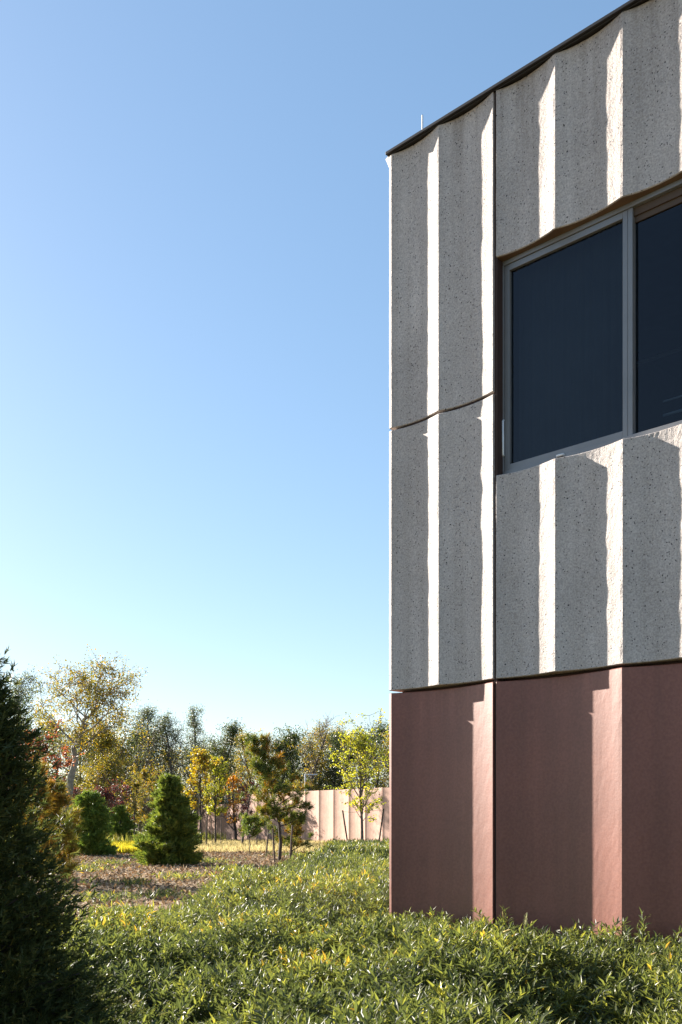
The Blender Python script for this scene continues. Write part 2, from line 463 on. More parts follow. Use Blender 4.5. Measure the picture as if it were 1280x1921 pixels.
# core, dark joints, roof, coping
mb = MB()
mb.box(.16, 1.25, .215, 12.2, -.4, ZTOP - .05)
mb.box(1.25, 5.13, .215, 12.2, -.4, ZSILL - .06); mb.box(1.25, 5.13, .215, 12.2, ZHEAD + .04, ZTOP - .05)
mb.box(1.25, 5.13, 4.0, 12.2, ZSILL - .06, ZHEAD + .04)
mb.box(5.13, SEND, .215, 12.2, -.4, ZTOP - .05)
mb.build('backing_wall', M['sealant'], bld)
def jt(s, z0, z1, d):
    m_ = MB(); m_.box(s - J - .004, s + J + .004, d, .21, z0, z1); m_.build('joint_sealant', M['sealant'], bld)
jt(1.262, -.4, ZTOP - .004, .028)
jt(RG[8], ZSILL, ZTOP, .03)
for z, s0, s1, yj in ((ZMID, .02, 1.246, .066), ((ZP + ZG0) / 2, .02, SEND, .158)):
    m_ = MB(); m_.box(s0, s1, yj, .19, z - .02, z + .02); m_.build('joint_sealant', M['sealant'], bld)
mb = MB(); mb.box(.1, SEND, .2, 12.2, ZTOP - .3, ZTOP - .2); mb.build('roof', M['roof'], bld)
mb = MB()
mb.box(-.052, SEND, -.022, .30, ZTOP + .006, ZTOP + .034); mb.box(-.052, .28, .30, 12.4, ZTOP + .006, ZTOP + .034)
mb.box(-.048, SEND, .004, .012, ZTOP - .004, ZTOP + .006)
mb.build('coping', M['coping'], bld, bevel=.003)
mb = MB()    # pale closing piece under the coping at the corner
mb.add([(-.046, .02, ZTOP + .01), (-.10, .034, ZTOP + .01), (-.046, .055, ZTOP + .01), (-.046, .03, ZTOP - .10), (-.05, .034, ZTOP - .10), (-.046, .045, ZTOP - .10)],
       [(0, 1, 2), (3, 5, 4), (0, 3, 4, 1), (1, 4, 5, 2), (2, 5, 3, 0)])
mb.build('coping_end', M['grey'], bld)

# window band
def window_unit():
    w = MB()
    r0, r1 = .112, .19
    w.box(1.2545, 5.13, r0, r1, ZHEAD - .045, ZHEAD - .004)           # head
    w.box(1.2545, 5.13, r0, r1, ZSILL + .004, ZSILL + .058)           # sill rail
    w.box(1.2545, 1.287, r0, r1, ZSILL + .058, ZHEAD - .045)          # left jamb
    w.box(5.08, 5.13, r0, r1, ZSILL + .058, ZHEAD - .045)
    fr = w.build('window_frame', M['frame'], bld, bevel=.003)
    def sash(a, b, nm):
        z0, z1 = ZSILL + .060, ZHEAD - .047; t_ = .055
        q = MB(); y0, y1 = .126, .176
        q.box(a, a + t_, y0, y1, z0, z1); q.box(b - .045, b, y0, y1, z0, z1)
        q.box(a + t_, b - .045, y0, y1, z0, z0 + t_); q.box(a + t_, b - .045, y0, y1, z1 - t_, z1)
        s_ = q.build('sash', M['frame'], bld, bevel=.003)
        g = MB(); g.box(a + t_ - .004, b - .041,   .156, .164, z0 + t_ - .004, z1 - t_ + .004)
        g.build('pane', M['glass'], s_)
        return s_
    s1 = sash(1.2895, 2.529, 'left')
    h = MB(); h.tube([(1.289, .116, ZSILL + .20), (1.289, .106, ZSILL + .21), (1.289, .104, ZSILL + .52), (1.289, .116, ZSILL + .53)], .0105, 10)
    h.build('handle', M['white'], s1, smooth=True)
    h = MB(); h.tube([(1.86, .114, ZSILL + .050), (1.865, .098, ZSILL + .052), (1.925, .098, ZSILL + .052), (1.93, .114, ZSILL + .050)], .011, 10)
    h.build('latch', M['white'], s1, smooth=True)
    q = MB(); q.box(2.531, 2.574, .127, .20, ZSILL + .058, ZHEAD - .045); q.build('mullion', M['frame'], bld, bevel=.003)
    q = MB(); n_ = 46; v = []; f = []
    for i in range(n_ + 1):
        x = 1.33 + (2.50 - 1.33) * i / n_; y = .30 + .006 * math.sin(i * 1.9) + .004 * math.sin(i * .7)
        v += [(x, y, ZSILL + .02), (x, y, ZHEAD - .02)]
    for i in range(n_): f.append((2 * i, 2 * i + 2, 2 * i + 3, 2 * i + 1))
    q.add(v, f); q.build('blind', M['blind'], bld)
    # deeper fixed light with its own brown head
    q = MB(); q.box(2.575, 5.078, .150, .20, ZHEAD - .11, ZHEAD - .046); q.box(2.575, 5.078, .165, .20, ZHEAD - .16, ZHEAD - .11)
    hd = q.build('head_reveal', M['head'], bld)
    q = MB(); q.box(2.575, 5.078, .178, .186, ZSILL + .06, ZHEAD - .16); q.build('pane', M['glass'], bld)
    # sheet added under the concrete soffit, bounce light painted in; follows the fluted edge
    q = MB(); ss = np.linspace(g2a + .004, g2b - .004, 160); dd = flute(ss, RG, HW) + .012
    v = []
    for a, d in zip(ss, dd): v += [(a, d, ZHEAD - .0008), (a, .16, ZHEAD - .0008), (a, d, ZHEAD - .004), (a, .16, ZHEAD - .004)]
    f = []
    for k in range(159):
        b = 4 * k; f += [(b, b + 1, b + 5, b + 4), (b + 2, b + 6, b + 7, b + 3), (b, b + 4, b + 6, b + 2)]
    q.add(v, f); q.build('soffit_bounce_sheet', M['soffit_bounce'], bld)
    # room behind
    q = MB(); a0, a1, y0, y1, z0, z1 = 1.256, 5.12, .29, 3.98, ZSILL - .05, ZHEAD + .03
    q.add([(x, y, z) for x in (a0, a1) for y in (y0, y1) for z in (z0, z1)],
          [(0, 2, 3, 1), (4, 5, 7, 6), (0, 4, 6, 2), (1, 3, 7, 5), (2, 6, 7, 3)])
    q.build('room', M['room'], bld)
    q = MB()
    q.tube([(2.66, .5, ZSILL + .30), (4.9, .5, ZSILL + .30)], .012, 6); q.tube([(2.66, .5, ZSILL + .42), (4.9, .5, ZSILL + .42)], .008, 6)
    q.tube([(2.9, .5, ZSILL - .05), (2.9, .5, ZSILL + .42)], .012, 6); q.tube([(2.72, 1.4, ZHEAD - .6), (5.0, 1.4, ZHEAD - .6)], .02, 6)
    q.tube([(1.4, 2.2, ZHEAD - .35), (5.0, 2.2, ZHEAD - .35)], .02, 6)
    q.build('interior_rail', M['galv'], bld)
window_unit()

# lightning rod on the parapet
rodY = 10 - .699 * .315 + .715 * .12
rod = empty('lightning_rod', CORNER + (-U) * .315 - N * .12 + Vector((0, 0, ZTOP + .046)), 0,
            'thin white lightning rod standing on the roof edge near the corner', 'lightning rod')
m_ = MB(); m_.tube([(0, 0, 0), (0, 0, .02)], .03, 10); m_.build('base', M['galv'], rod)
m_ = MB(); m_.tube([(0, 0, .018), (0, 0, .25)], [.0095, .0085], 8); m_.build('rod', M['white'], rod)

# ------------------------------------------------------------------ far fluted walls
def far_wall(px0, Y0, px1, Y1, ztop, pitch, label, hw=.052, fluting=1):
    A = Vector((wx(px0, Y0), Y0, 0)); B = Vector((wx(px1, Y1), Y1, 0))
    d = (B - A); L = d.length; ang = math.atan2(d.y, d.x)
    root = empty('garden_wall', A, ang, label, 'wall')
    n = int(L / pitch)
    w = L / n
    for k in range(n):
        rid = [k * w, (k + 1) * w]
        cols = np.linspace(0, 1, 15)
        gap = .012
        prof = hw * w * 4 * (cols ** .8) * (1 - cols ** .8)
        xs_ = k * w + gap + cols * (w - 2 * gap)
        v = []; f = []
        for x, p in zip(xs_, prof):
            v += [(x, p, -1.2), (x, p, ztop), (x, .32, ztop), (x, .32, -1.2)]
        for i in range(len(xs_) - 1):
            b = 4 * i
            f += [(b, b + 4, b + 5, b + 1), (b + 1, b + 5, b + 6, b + 2), (b + 2, b + 6, b + 7, b + 3)]
        f += [(0, 1, 2, 3), (len(v) - 1, len(v) - 2, len(v) - 3, len(v) - 4)]
        m_ = MB(); m_.add(v, f); m_.build('wall_panel', M['farpink'], root)
    m_ = MB(); m_.box(.02, L - .02, .10, .30, -1.2, ztop - .02); m_.build('joint_backing', M['sealant'], root)
    return root
far_wall(463, 66.5, 790, 47.0, 2.90, 1.75, 'sunlit pink fluted concrete wall behind the staked tree and pine')
far_wall(330, 97, 470, 80, 2.36, 1.9, 'lower pink fluted wall crossed by tree shadows, left of the sunlit wall')

# ------------------------------------------------------------------ lamps behind the wall
def lamp(px, ptop, Y, arm, label, two=False, rad=.055):
    z = wz(ptop, Y); X = wx(px, Y); g = float(ground_z(X, Y))
    o = empty('street_lamp', (X, Y, g), 0, label, 'street lamp', 'street lamps beyond the garden wall')
    h = z - g
    m_ = MB(); m_.tube([(0, 0, 0), (0, 0, h)], [rad * 1.3, rad], 10); m_.build('pole', M['galv'], o, smooth=False)
    def head(zz, sgn=1, k=1):
        m_ = MB(); m_.box(min(0, sgn * .25), max(0, sgn * .25), -.03, .03, zz - .06, zz - .02); m_.build('arm', M['galv'], o)
        a, b = sorted((sgn * .2, sgn * arm))
        m_ = MB(); m_.box(a, b, -.12, .12, zz - .075, zz); m_.build('lamp_head', M['galv'], o, bevel=.01)
    head(h)
    if two: head(h - .8)
lamp(573, 1452, 64, .78, 'pale street lamp behind the sunlit wall, right of the pine')
lamp(670, 1438, 58, .68, 'pale street lamp standing behind the yellow-green staked tree')
lamp(425, 1482, 108, .9, 'pale street lamp left of the pine, above the lower shadowed wall', rad=.16)
lamp(432, 1469, 125, 1.0, 'thin most distant street lamp just right of its twin above the lower wall', rad=.08)

# ------------------------------------------------------------------ foliage primitives
def norm(a): return a / np.maximum(np.linalg.norm(a, axis=-1, keepdims=True), 1e-9)
def rnd_dirs(n, r=rs): return norm(r.normal(size=(n, 3)))
def leaves(P, D, L, W, r=rs, fold=0.25, flat=None, rich=False, tint=None):
    """lanceolate leaves: base P, direction D; rich = 5 verts / 4 tris with droop, else rhombus"""
    n = len(P); D = norm(D)
    up = rnd_dirs(n, r) if flat is None else norm(np.array([0, 0, 1.0]) + rnd_dirs(n, r) * flat)
    S = norm(np.cross(D, up)); Nn = np.cross(S, D)
    L = np.broadcast_to(L, n)[:, None] * r.uniform(.7, 1.2, (n, 1)); W = np.broadcast_to(W, n)[:, None] * r.uniform(.75, 1.2, (n, 1))
    mid = P + D * L * .45
    if rich:
        tip = P + D * L - Nn * L * r.uniform(0.02, .3, (n, 1))
        V = np.stack([P, mid + S * W * .5 + Nn * W * fold, mid - S * W * .5 + Nn * W * fold, tip, mid], 1)
        t = np.array([[0, 1, 4], [1, 3, 4], [4, 3, 2], [0, 4, 2]])
    else:
        tip = P + D * L - Nn * L * .1
        V = np.stack([P, mid + S * W * .5, tip, mid - S * W * .5], 1)
        t = np.array([[0, 1, 2], [0, 2, 3]])
    k = V.shape[1]
    T = (t[None] + (np.arange(n) * k)[:, None, None]).reshape(-1, 3)
    c = r.uniform(0, 1, n) if tint is None else tint
    return V.reshape(-1, 3), T, np.repeat(c, len(t))
def spikes(P, D, L, W, r=rs, tint=None):
    n = len(P); D = norm(D); S = norm(np.cross(D, rnd_dirs(n, r)))
    L = np.broadcast_to(L, n)[:, None] * r.uniform(.7, 1.25, (n, 1)); W = np.broadcast_to(W, n)[:, None]
    V = np.stack([P - S * W * .5, P + S * W * .5, P + D * L], 1)
    T = np.arange(3 * n).reshape(-1, 3)
    c = r.uniform(0, 1, n) if tint is None else tint
    return V.reshape(-1, 3), T, c
def join(parts):
    Vs, Ts, Rs = [], [], []; b = 0
    for V, T, c in parts:
        Vs.append(V); Ts.append(T + b); Rs.append(c); b += len(V)
    return np.concatenate(Vs), np.concatenate(Ts), np.concatenate(Rs)

# ------------------------------------------------------------------ trees
def poly(r, p, d, L, n, wob, up):
    pts = [p.copy()]; d = d / np.linalg.norm(d)
    for i in range(n):
        d = d + r.normal(size=3) * wob + np.array([0, 0, up]); d /= np.linalg.norm(d)
        pts.append(pts[-1] + d * L / n)
    return pts, d
LEAFK = 1.35
def tree_mesh(seed, H, R_, r0, f0=.25, nl=16, shape='oval', up=.10, ang=50, wob=.16, lean=(0, 0), nleaf=2600,
              leaf=.14, lw=.09, bare=0.0, sub=5, twig=3, trunkwob=.05, spread=.22, crooked=None, topbare=0, stems=1):
    r = np.random.RandomState(seed)
    nleaf = int(nleaf * LEAFK); leaf *= .80; lw *= .80
    mb = MB(); tips = []
    stem_list = []
    for q in range(stems):
        if crooked: tp = [np.array(p, float) for p in crooked]
        else:
            d0 = np.array([lean[0] + (r.normal() * .12 if stems > 1 else 0), lean[1], 1.0])
            tp, _ = poly(r, np.array([r.normal() * .1 * (stems > 1), 0, -.1]), d0, H * 1.0 * (1 if q == 0 else r.uniform(.7, .95)), 10, trunkwob, .04)
        n = len(tp); rr = [r0 * (1 - i / (n - 1)) ** .8 + .012 for i in range(n)]
        mb.tube(tp, rr, 8, False); stem_list.append((tp, rr))
    def prof(t):
        if shape == 'oval': return math.sin(math.pi * min(1, (t * .9 + .12))) ** .7
        if shape == 'cone': return (1 - t) * .95 + .08
        if shape == 'column': return .8 * math.sin(math.pi * min(1, t * .8 + .18)) ** .5
        if shape == 'vase': return (.35 + .65 * math.sin(math.pi * (t * .65 + .1))) * (1 - .45 * t)
        return 1
    for k in range(nl * stems):
        tp, rr = stem_list[k % stems]
        t = (k // stems + r.uniform(0, .9)) / nl
        h = f0 + (1 - f0) * t * .95
        fi = h * (len(tp) - 1); i = min(int(fi), len(tp) - 2); p = tp[i] * (1 - fi + i) + tp[i + 1] * (fi - i)
        az = k * 2.399 + r.uniform(-.4, .4)
        el = R(90 - ang) + t * .5
        d = np.array([math.cos(az) * math.cos(el), math.sin(az) * math.cos(el), math.sin(el)])
        L = R_ * prof(t) * r.uniform(.75, 1.25) * 1.1
        rad = max(.012, rr[i] * .5 * min(1, L / R_ + .2))
        pts, _ = poly(r, p, d, L, 5, wob, up)
        mb.tube(pts, [rad * (1 - j / 5.5) for j in range(6)], 5, False)
        for s_ in range(sub):
            fj = r.uniform(.3, 1.0) * 5; j = min(int(fj), 4); pp_ = pts[j] * (1 - fj + j) + pts[j + 1] * (fj - j)
            dd = (pts[j + 1] - pts[j]); dd = dd / np.linalg.norm(dd) + r.normal(size=3) * .65
            l2 = L * r.uniform(.3, .55)
            p2, _ = poly(r, pp_, dd, l2, 3, wob, up * .6)
            mb.tube(p2, [max(.008, rad * .45 * (1 - m / 3.5)) for m in range(4)], 3, False)
            for w_ in range(twig):
                q = p2[r.randint(1, 4)]; d3 = (p2[3] - p2[0]); d3 = d3 / np.linalg.norm(d3) + r.normal(size=3) * .7
                p3, _ = poly(r, q, d3, l2 * r.uniform(.35, .6), 2, wob, up * .4)
                mb.tube(p3, [.014, .010, .006], 3, False)
                if r.rand() > bare and (not topbare or q[2] < H * (1 - topbare * r.rand())): tips.append((q, p3[2]))
    tips = np.array([[a, b] for a, b in tips])
    if nleaf:
        ix = r.randint(0, len(tips), nleaf); f = r.uniform(0, 1.15, (nleaf, 1))
        P = tips[ix, 0] * (1 - f) + tips[ix, 1] * f + r.normal(size=(nleaf, 3)) * spread * R_ * .15
        D = rnd_dirs(nleaf, r) + np.array([0, 0, -.25])
        clump = r.uniform(0, 1, len(tips))[ix] * .5 + r.uniform(0, 1, nleaf) * .5
        V, T, c = leaves(P, D, leaf, lw, r, tint=clump)
        crown = tri_mesh('crown', V, T, c)
    else: crown = None
    tm = bpy.data.meshes.new('trunk'); tm.from_pydata(mb.v, [], mb.f); tm.update()
    tm.polygons.foreach_set('use_smooth', np.full(len(tm.polygons), True))
    return tm, crown

def place_tree(name, px, Y, meshes, bark, leafm, label, cat='tree', group=None, scale=1, rz=0, X=None):
    X = wx(px, Y) if X is None else X
    g = float(ground_z(X, Y))
    o = empty(name, (X, Y, g), rz, label, cat, group)
    o.scale = (scale, scale, scale)
    tm, cm = meshes
    if tm:
        t = tm if not tm.materials else tm.copy()
        if t is not tm: t.materials.clear()
        link_mesh('trunk', t, bark, o)
    if cm:
        c = cm if not cm.materials else cm.copy()
        if c is not cm: c.materials.clear()
        link_mesh('crown', c, leafm, o)
    return o

LM = {
 'olive': leafmat('olive_yellow_leaves', [(0, (.075, .085, .018)), (.45, (.17, .155, .03)), (.75, (.30, .21, .035)), (1, (.36, .17, .03))], .5),
 'gold': leafmat('golden_leaves', [(0, (.17, .17, .03)), (.5, (.34, .27, .04)), (1, (.46, .24, .03))], .45),
 'lime': leafmat('yellow_green_leaves', [(0, (.15, .18, .03)), (.5, (.30, .31, .045)), (1, (.50, .42, .06))], .5),
 'green': leafmat('dull_green_leaves', [(0, (.025, .045, .014)), (.5, (.065, .085, .022)), (1, (.16, .15, .035))], .35),
 'dark': leafmat('dark_green_leaves', [(0, (.016, .030, .010)), (.6, (.045, .062, .018)), (1, (.13, .11, .03))], .3),
 'red': leafmat('red_autumn_leaves', [(0, (.12, .03, .022)), (.5, (.24, .075, .04)), (1, (.33, .16, .07))], .5),
 'orange': leafmat('orange_leaves', [(0, (.25, .09, .02)), (.5, (.40, .18, .03)), (1, (.38, .26, .04))], .5),
 'maroon': leafmat('maroon_leaves', [(0, (.07, .015, .02)), (.6, (.17, .045, .04)), (1, (.28, .10, .05))], .45),
 'bluish': leafmat('grey_green_leaves', [(0, (.04, .058, .03)), (.6, (.10, .12, .055)), (1, (.21, .19, .07))], .45),
 'juniper': leafmat('dark_juniper_sprays', [(0, (.026, .040, .014)), (.6, (.075, .092, .028)), (.9, (.19, .175, .05)), (1, (.30, .20, .06))], .38, .55, .3),
 'spruce': leafmat('green_conifer_needles', [(0, (.035, .06, .014)), (.6, (.14, .18, .035)), (1, (.34, .32, .06))], .4, .5, .4),
 'fir': leafmat('fresh_green_needles', [(0, (.06, .10, .02)), (.6, (.13, .19, .035)), (1, (.30, .32, .06))], .35, .5, .4),
 'pine': leafmat('pine_needles', [(0, (.06, .085, .018)), (.45, (.16, .18, .035)), (.68, (.28, .18, .035)), (1, (.38, .17, .035))], .35, .5, .4, nscale=.9),
 'pineorange': leafmat('ochre_pine_needles', [(0, (.07, .10, .02)), (.45, (.18, .15, .03)), (1, (.32, .15, .03))], .4, .5, .3, nscale=1.1),
}

# deciduous trees: (name, px, Y, top px-row, radius, leaf material, bark, parameters, label)
def H_of(py, Y, px): return wz(py, Y) - float(ground_z(wx(px, Y), Y))
def dec(name, px, Y, ytop, R_, lm, bark, label, group=None, **kw):
    H = H_of(ytop, Y, px)
    seed = kw.pop('seed', int(abs(px) * 7 + Y))
    kw.setdefault('r0', .018 * H)
    ms = tree_mesh(seed, H, R_, **kw)
    # fit the real top to the wanted height
    zs = [v[2] for v in (np.array([tuple(v.co) for v in ms[0].vertices])[::7])]
    o = place_tree(name, px, Y, ms, M[bark], LM[lm] if lm else None, label, group=group)
    f = H / (max(zs) + .25)
    o.scale = (1, 1, f)
    return o
WOOD = 'trees of the wood behind the garden'
# the crooked pale-barked tree
Yc = 62
def cp(px, py): return ((px - 130) / F * Yc, random.uniform(-.3, .3), (HZ - py) * Yc / F + EYE - float(ground_z(wx(130, Yc), Yc)))
crook = [(0, 0, -.2), cp(131, 1500), cp(134, 1462), cp(142, 1425), cp(140, 1405), cp(153, 1375), cp(158, 1350), cp(176, 1340), cp(182, 1320), cp(184, 1300)]
ms = tree_mesh(11, H_of(1252, Yc, 130), 3.6, r0=.24, f0=.36, nl=22, shape='vase', ang=58, up=.06, wob=.22, nleaf=6500, leaf=.17, lw=.11, sub=7, twig=4, crooked=crook, spread=.35)
place_tree('sycamore_tree', 130, Yc, ms, M['palebark'], LM['olive'], 'tall tree with a crooked pale trunk and thinning olive-yellow leaves at left', group=WOOD)
dec('oak_tree', 70, 78, 1252, 3.4, 'bluish', 'bark', 'tall thin-crowned tree right beside the dark juniper, half bare', WOOD, nl=22, shape='vase', nleaf=5250, leaf=.17, lw=.11, sub=6, twig=4, f0=.35, spread=.4)
dec('maple_tree', 78, 55, 1345, 1.9, 'red', 'bark', 'red-leaved tree just right of the dark juniper', WOOD, nl=18, nleaf=3750, leaf=.17, lw=.12, f0=.3)
dec('maple_tree', 40, 50, 1425, 1.6, 'red', 'bark', 'small red-orange tree partly hidden by the dark juniper', WOOD, nl=14, nleaf=2750, leaf=.16, lw=.11, f0=.2)
dec('oak_tree', 218, 74, 1335, 3.6, 'olive', 'bark', 'broad brownish-gold tree just right of the crooked pale trunk', WOOD, nl=22, nleaf=8125, leaf=.18, lw=.12, f0=.18, sub=6, spread=.4)
dec('oak_tree', 180, 70, 1405, 2.6, 'olive', 'bark', 'low spreading yellow-olive tree below the crooked trunk', WOOD, nl=18, nleaf=5625, leaf=.16, lw=.11, f0=.1, sub=6, spread=.4)
dec('oak_tree', 240, 88, 1348, 3.8, 'dark', 'darkbark', 'dark green dense tree behind the conical spruce', WOOD, nl=22, nleaf=8125, leaf=.22, lw=.15, f0=.15, sub=6, spread=.4)
dec('ash_tree', 285, 84, 1320, 2.7, 'bluish', 'bark', 'slender grey-green tree, leftmost of the row of tall slim trees', WOOD, nl=26, shape='column', nleaf=5250, leaf=.15, lw=.10, f0=.12, ang=48, spread=.55, sub=7, twig=4)
dec('ash_tree', 333, 84, 1326, 2.7, 'bluish', 'bark', 'narrow grey-green tree rising above the conical spruce', WOOD, nl=26, shape='column', nleaf=3750, leaf=.15, lw=.10, f0=.12, ang=45, spread=.55, sub=7, twig=4)
dec('ash_tree', 366, 88, 1322, 2.3, 'bluish', 'bark', 'narrow tree directly behind the golden staked tree', WOOD, nl=26, shape='column', nleaf=4125, leaf=.15, lw=.10, f0=.12, ang=46, spread=.55, sub=7, twig=4)
dec('ash_tree', 402, 92, 1348, 2.7, 'green', 'bark', 'dull green tree at the right end of the row of slim trees', WOOD, nl=26, shape='column', nleaf=5625, leaf=.18, lw=.12, f0=.15, ang=40, spread=.55, sub=7, twig=4)
dec('ash_tree', 432, 105, 1392, 2.4, 'bluish', 'bark', 'short thin tree in the dip of the tree line, left of the pine', WOOD, nl=16, nleaf=2250, leaf=.15, lw=.10, f0=.1)
dec('oak_tree', 478, 96, 1366, 3.0, 'olive', 'bark', 'olive tree with orange tips behind the left side of the pine', WOOD, nl=20, nleaf=5625, leaf=.19, lw=.13, f0=.1, spread=.4)
dec('oak_tree', 520, 88, 1362, 3.2, 'green', 'darkbark', 'green tree directly behind the pine top', WOOD, nl=20, nleaf=6500, leaf=.19, lw=.13, f0=.1, spread=.4)
dec('ash_tree', 566, 84, 1330, 3.2, 'olive', 'bark', 'half bare tree with long grey branches, right of the pine', WOOD, nl=20, shape='vase', nleaf=2375, leaf=.17, lw=.11, f0=.2, ang=32, bare=.25, wob=.1, topbare=.55, sub=7, twig=4)
dec('oak_tree', 558, 92, 1392, 3.6, 'dark', 'darkbark', 'dark green tree below the half bare tree, behind the first lamp', WOOD, nl=20, nleaf=8125, leaf=.21, lw=.15, f0=.05, sub=6, spread=.45)
dec('oak_tree', 612, 90, 1360, 3.7, 'green', 'darkbark', 'dark green tree between the half bare tree and the yellow-green one', WOOD, nl=20, nleaf=8125, leaf=.20, lw=.14, f0=.05, sub=6, spread=.45)
dec('oak_tree', 662, 86, 1372, 3.7, 'dark', 'darkbark', 'dark green tree directly behind the yellow-green staked tree', WOOD, nl=20, nleaf=8500, leaf=.21, lw=.15, f0=.05, sub=6, spread=.45)
dec('oak_tree', 722, 80, 1345, 3.6, 'olive', 'bark', 'brownish olive tree touching the building edge', WOOD, nl=20, nleaf=7000, leaf=.18, lw=.13, f0=.05, sub=6, spread=.4)
dec('oak_tree', 775, 88, 1350, 3.6, 'green', 'bark', 'green tree hidden behind the building corner', WOOD, nl=16, nleaf=3750, leaf=.18, lw=.13, f0=.05)
dec('oak_tree', -20, 82, 1300, 3.6, 'green', 'bark', 'green tree behind the dark juniper', WOOD, nl=18, nleaf=4375, leaf=.18, lw=.13, f0=.1)
dec('shrub', 205, 60, 1448, 1.5, 'maroon', 'bark', 'maroon-leaved shrub between the two green conifers', WOOD, nl=18, nleaf=3000, leaf=.13, lw=.09, f0=.05, stems=3, ang=35)
dec('shrub', 150, 66, 1462, 1.5, 'maroon', 'bark', 'dark red shrub behind the blue-green conifer', WOOD, nl=16, nleaf=2500, leaf=.13, lw=.09, f0=.05, stems=3, ang=35)
dec('shrub', 302, 66, 1455, 1.4, 'maroon', 'bark', 'reddish shrub behind the conical spruce', WOOD, nl=16, nleaf=1875, leaf=.13, lw=.09, f0=.05, stems=3, ang=35)
dec('sapling', 253, 52, 1440, 1.0, 'olive', 'darkbark', 'thin dark-stemmed sapling with sparse gold leaves left of the conical spruce', None, nl=14, nleaf=1375, leaf=.11, lw=.08, f0=.4, r0=.035)
dec('sapling', 270, 64, 1430, 1.5, 'olive', 'bark', 'bushy golden-olive sapling behind the yellow grass', None, nl=16, nleaf=2750, leaf=.12, lw=.09, f0=.15, r0=.05)
dec('shrub', 105, 44, 1462, 1.2, 'olive', 'bark', 'yellow-olive shrub above the ochre pine', None, nl=14, nleaf=2250, leaf=.11, lw=.08, f0=.05, stems=3, ang=35)
dec('shrub', 443, 62.5, 1440, 1.3, 'orange', 'darkbark', 'small orange-red shrub just left of the pine', None, nl=16, nleaf=1500, leaf=.12, lw=.09, f0=.1)
# young staked trees
dec('young_tree', 378, 48, 1392, 1.15, 'gold', 'darkbark', 'golden-leaved young tree with a straight dark trunk, left one of the staked pair', 'young staked trees', nl=22, nleaf=2625, leaf=.125, lw=.095, f0=.33, r0=.05, shape='oval', ang=35, trunkwob=.02)
dec('young_tree', 405, 51, 1408, 1.10, 'lime', 'darkbark', 'yellow-green young tree, right one of the staked pair left of the pine', 'young staked trees', nl=22, nleaf=2750, leaf=.125, lw=.095, f0=.3, r0=.04, shape='oval', ang=38, trunkwob=.02)
dec('young_tree', 680, 43, 1326, 2.0, 'lime', 'bark', 'yellow-green young tree with pale open branches between two leaning stakes', 'young staked trees', nl=30, nleaf=4200, leaf=.125, lw=.10, f0=.26, r0=.06, shape='oval', ang=40, trunkwob=.025, wob=.10, seed=5, spread=.18)
dec('young_tree', 455, 50, 1455, .75, 'maroon', 'bark', 'small dark red-leaved tree with a thick straight trunk left of the pine', 'young staked trees', nl=12, nleaf=525, leaf=.12, lw=.09, f0=.42, r0=.06, ang=50)

for (px, Y, yt, R_, lm, lab) in [
    (262, 98, 1372, 3.4, 'green', 'green tree in the gap behind the leftmost slim tree'),
    (310, 100, 1385, 3.2, 'olive', 'olive tree low between two of the slim trees'),
    (350, 104, 1372, 3.4, 'green', 'dull green tree behind the golden young tree'),
    (388, 106, 1385, 3.4, 'bluish', 'grey-green tree behind the right young tree of the staked pair'),
    (420, 112, 1408, 3.0, 'olive', 'olive tree behind the leftmost street lamp'),
    (458, 116, 1402, 3.4, 'green', 'green tree seen between the lamp and the pine'),
    (120, 84, 1330, 3.6, 'olive', 'golden-olive tree behind the lower crooked trunk'),
    (155, 92, 1345, 3.6, 'green', 'green tree filling the wood behind the crooked trunk'),
    (200, 96, 1378, 3.6, 'dark', 'dark tree behind the maroon shrub'),
    (590, 100, 1350, 3.8, 'olive', 'olive tree farthest back right of the half bare tree'),
    (640, 98, 1352, 3.8, 'olive', 'golden olive tree farthest back, left of the yellow-green one'),
    (695, 92, 1348, 3.8, 'green', 'green tree just left of the building edge'),
    (500, 104, 1375, 3.6, 'olive', 'olive tree farthest back behind the pine')]:
    dec('oak_tree', px, Y, yt, R_, lm, 'bark', lab, WOOD, nl=20, nleaf=4600, leaf=.21, lw=.14, f0=.08, sub=6, spread=.5)

# trees standing off-frame to the left: they throw the dappled shade seen on walls and ground
for i, (X, Y, h, r_) in enumerate([(-31, 92, 10, 3.2), (-24, 101, 10, 3.2), (-38, 99, 11, 3.5), (-28, 70, 9, 3)]):
    ms = tree_mesh(300 + i, h, r_, r0=.16, nl=18, nleaf=3500, leaf=.2, lw=.14, f0=.25, spread=.4)
    place_tree('oak_tree', 0, Y, ms, M['bark'], LM['olive'],
               ['olive tree beyond the left edge, behind the crooked tree', 'olive tree far behind the row of slim trees',
                'tallest olive tree beyond the left edge of the wood', 'olive tree left of the red maple'][i], group=WOOD, X=X)

# distant wood: one leafy mass far behind everything
P = []
for k in range(150):
    X = rs.uniform(-75, 60); Y = rs.uniform(128, 165); h = rs.uniform(5, 8.2)
    n = 230; u = rnd_dirs(n); rad = rs.uniform(.6, 1, (n, 1))
    c = np.array([X, Y, float(ground_z(X, Y)) + h * .5])
    P.append(c + u * rad * np.array([2.8, 2.8, h * .52]))
P = np.concatenate(P)
V, T, c = leaves(P, rnd_dirs(len(P)), .65, .5)
tag(link_mesh('distant_wood', tri_mesh('distant_wood', V, T, c), LM['green']), 'hazy mass of distant green trees closing the view', 'wood', kind='stuff')

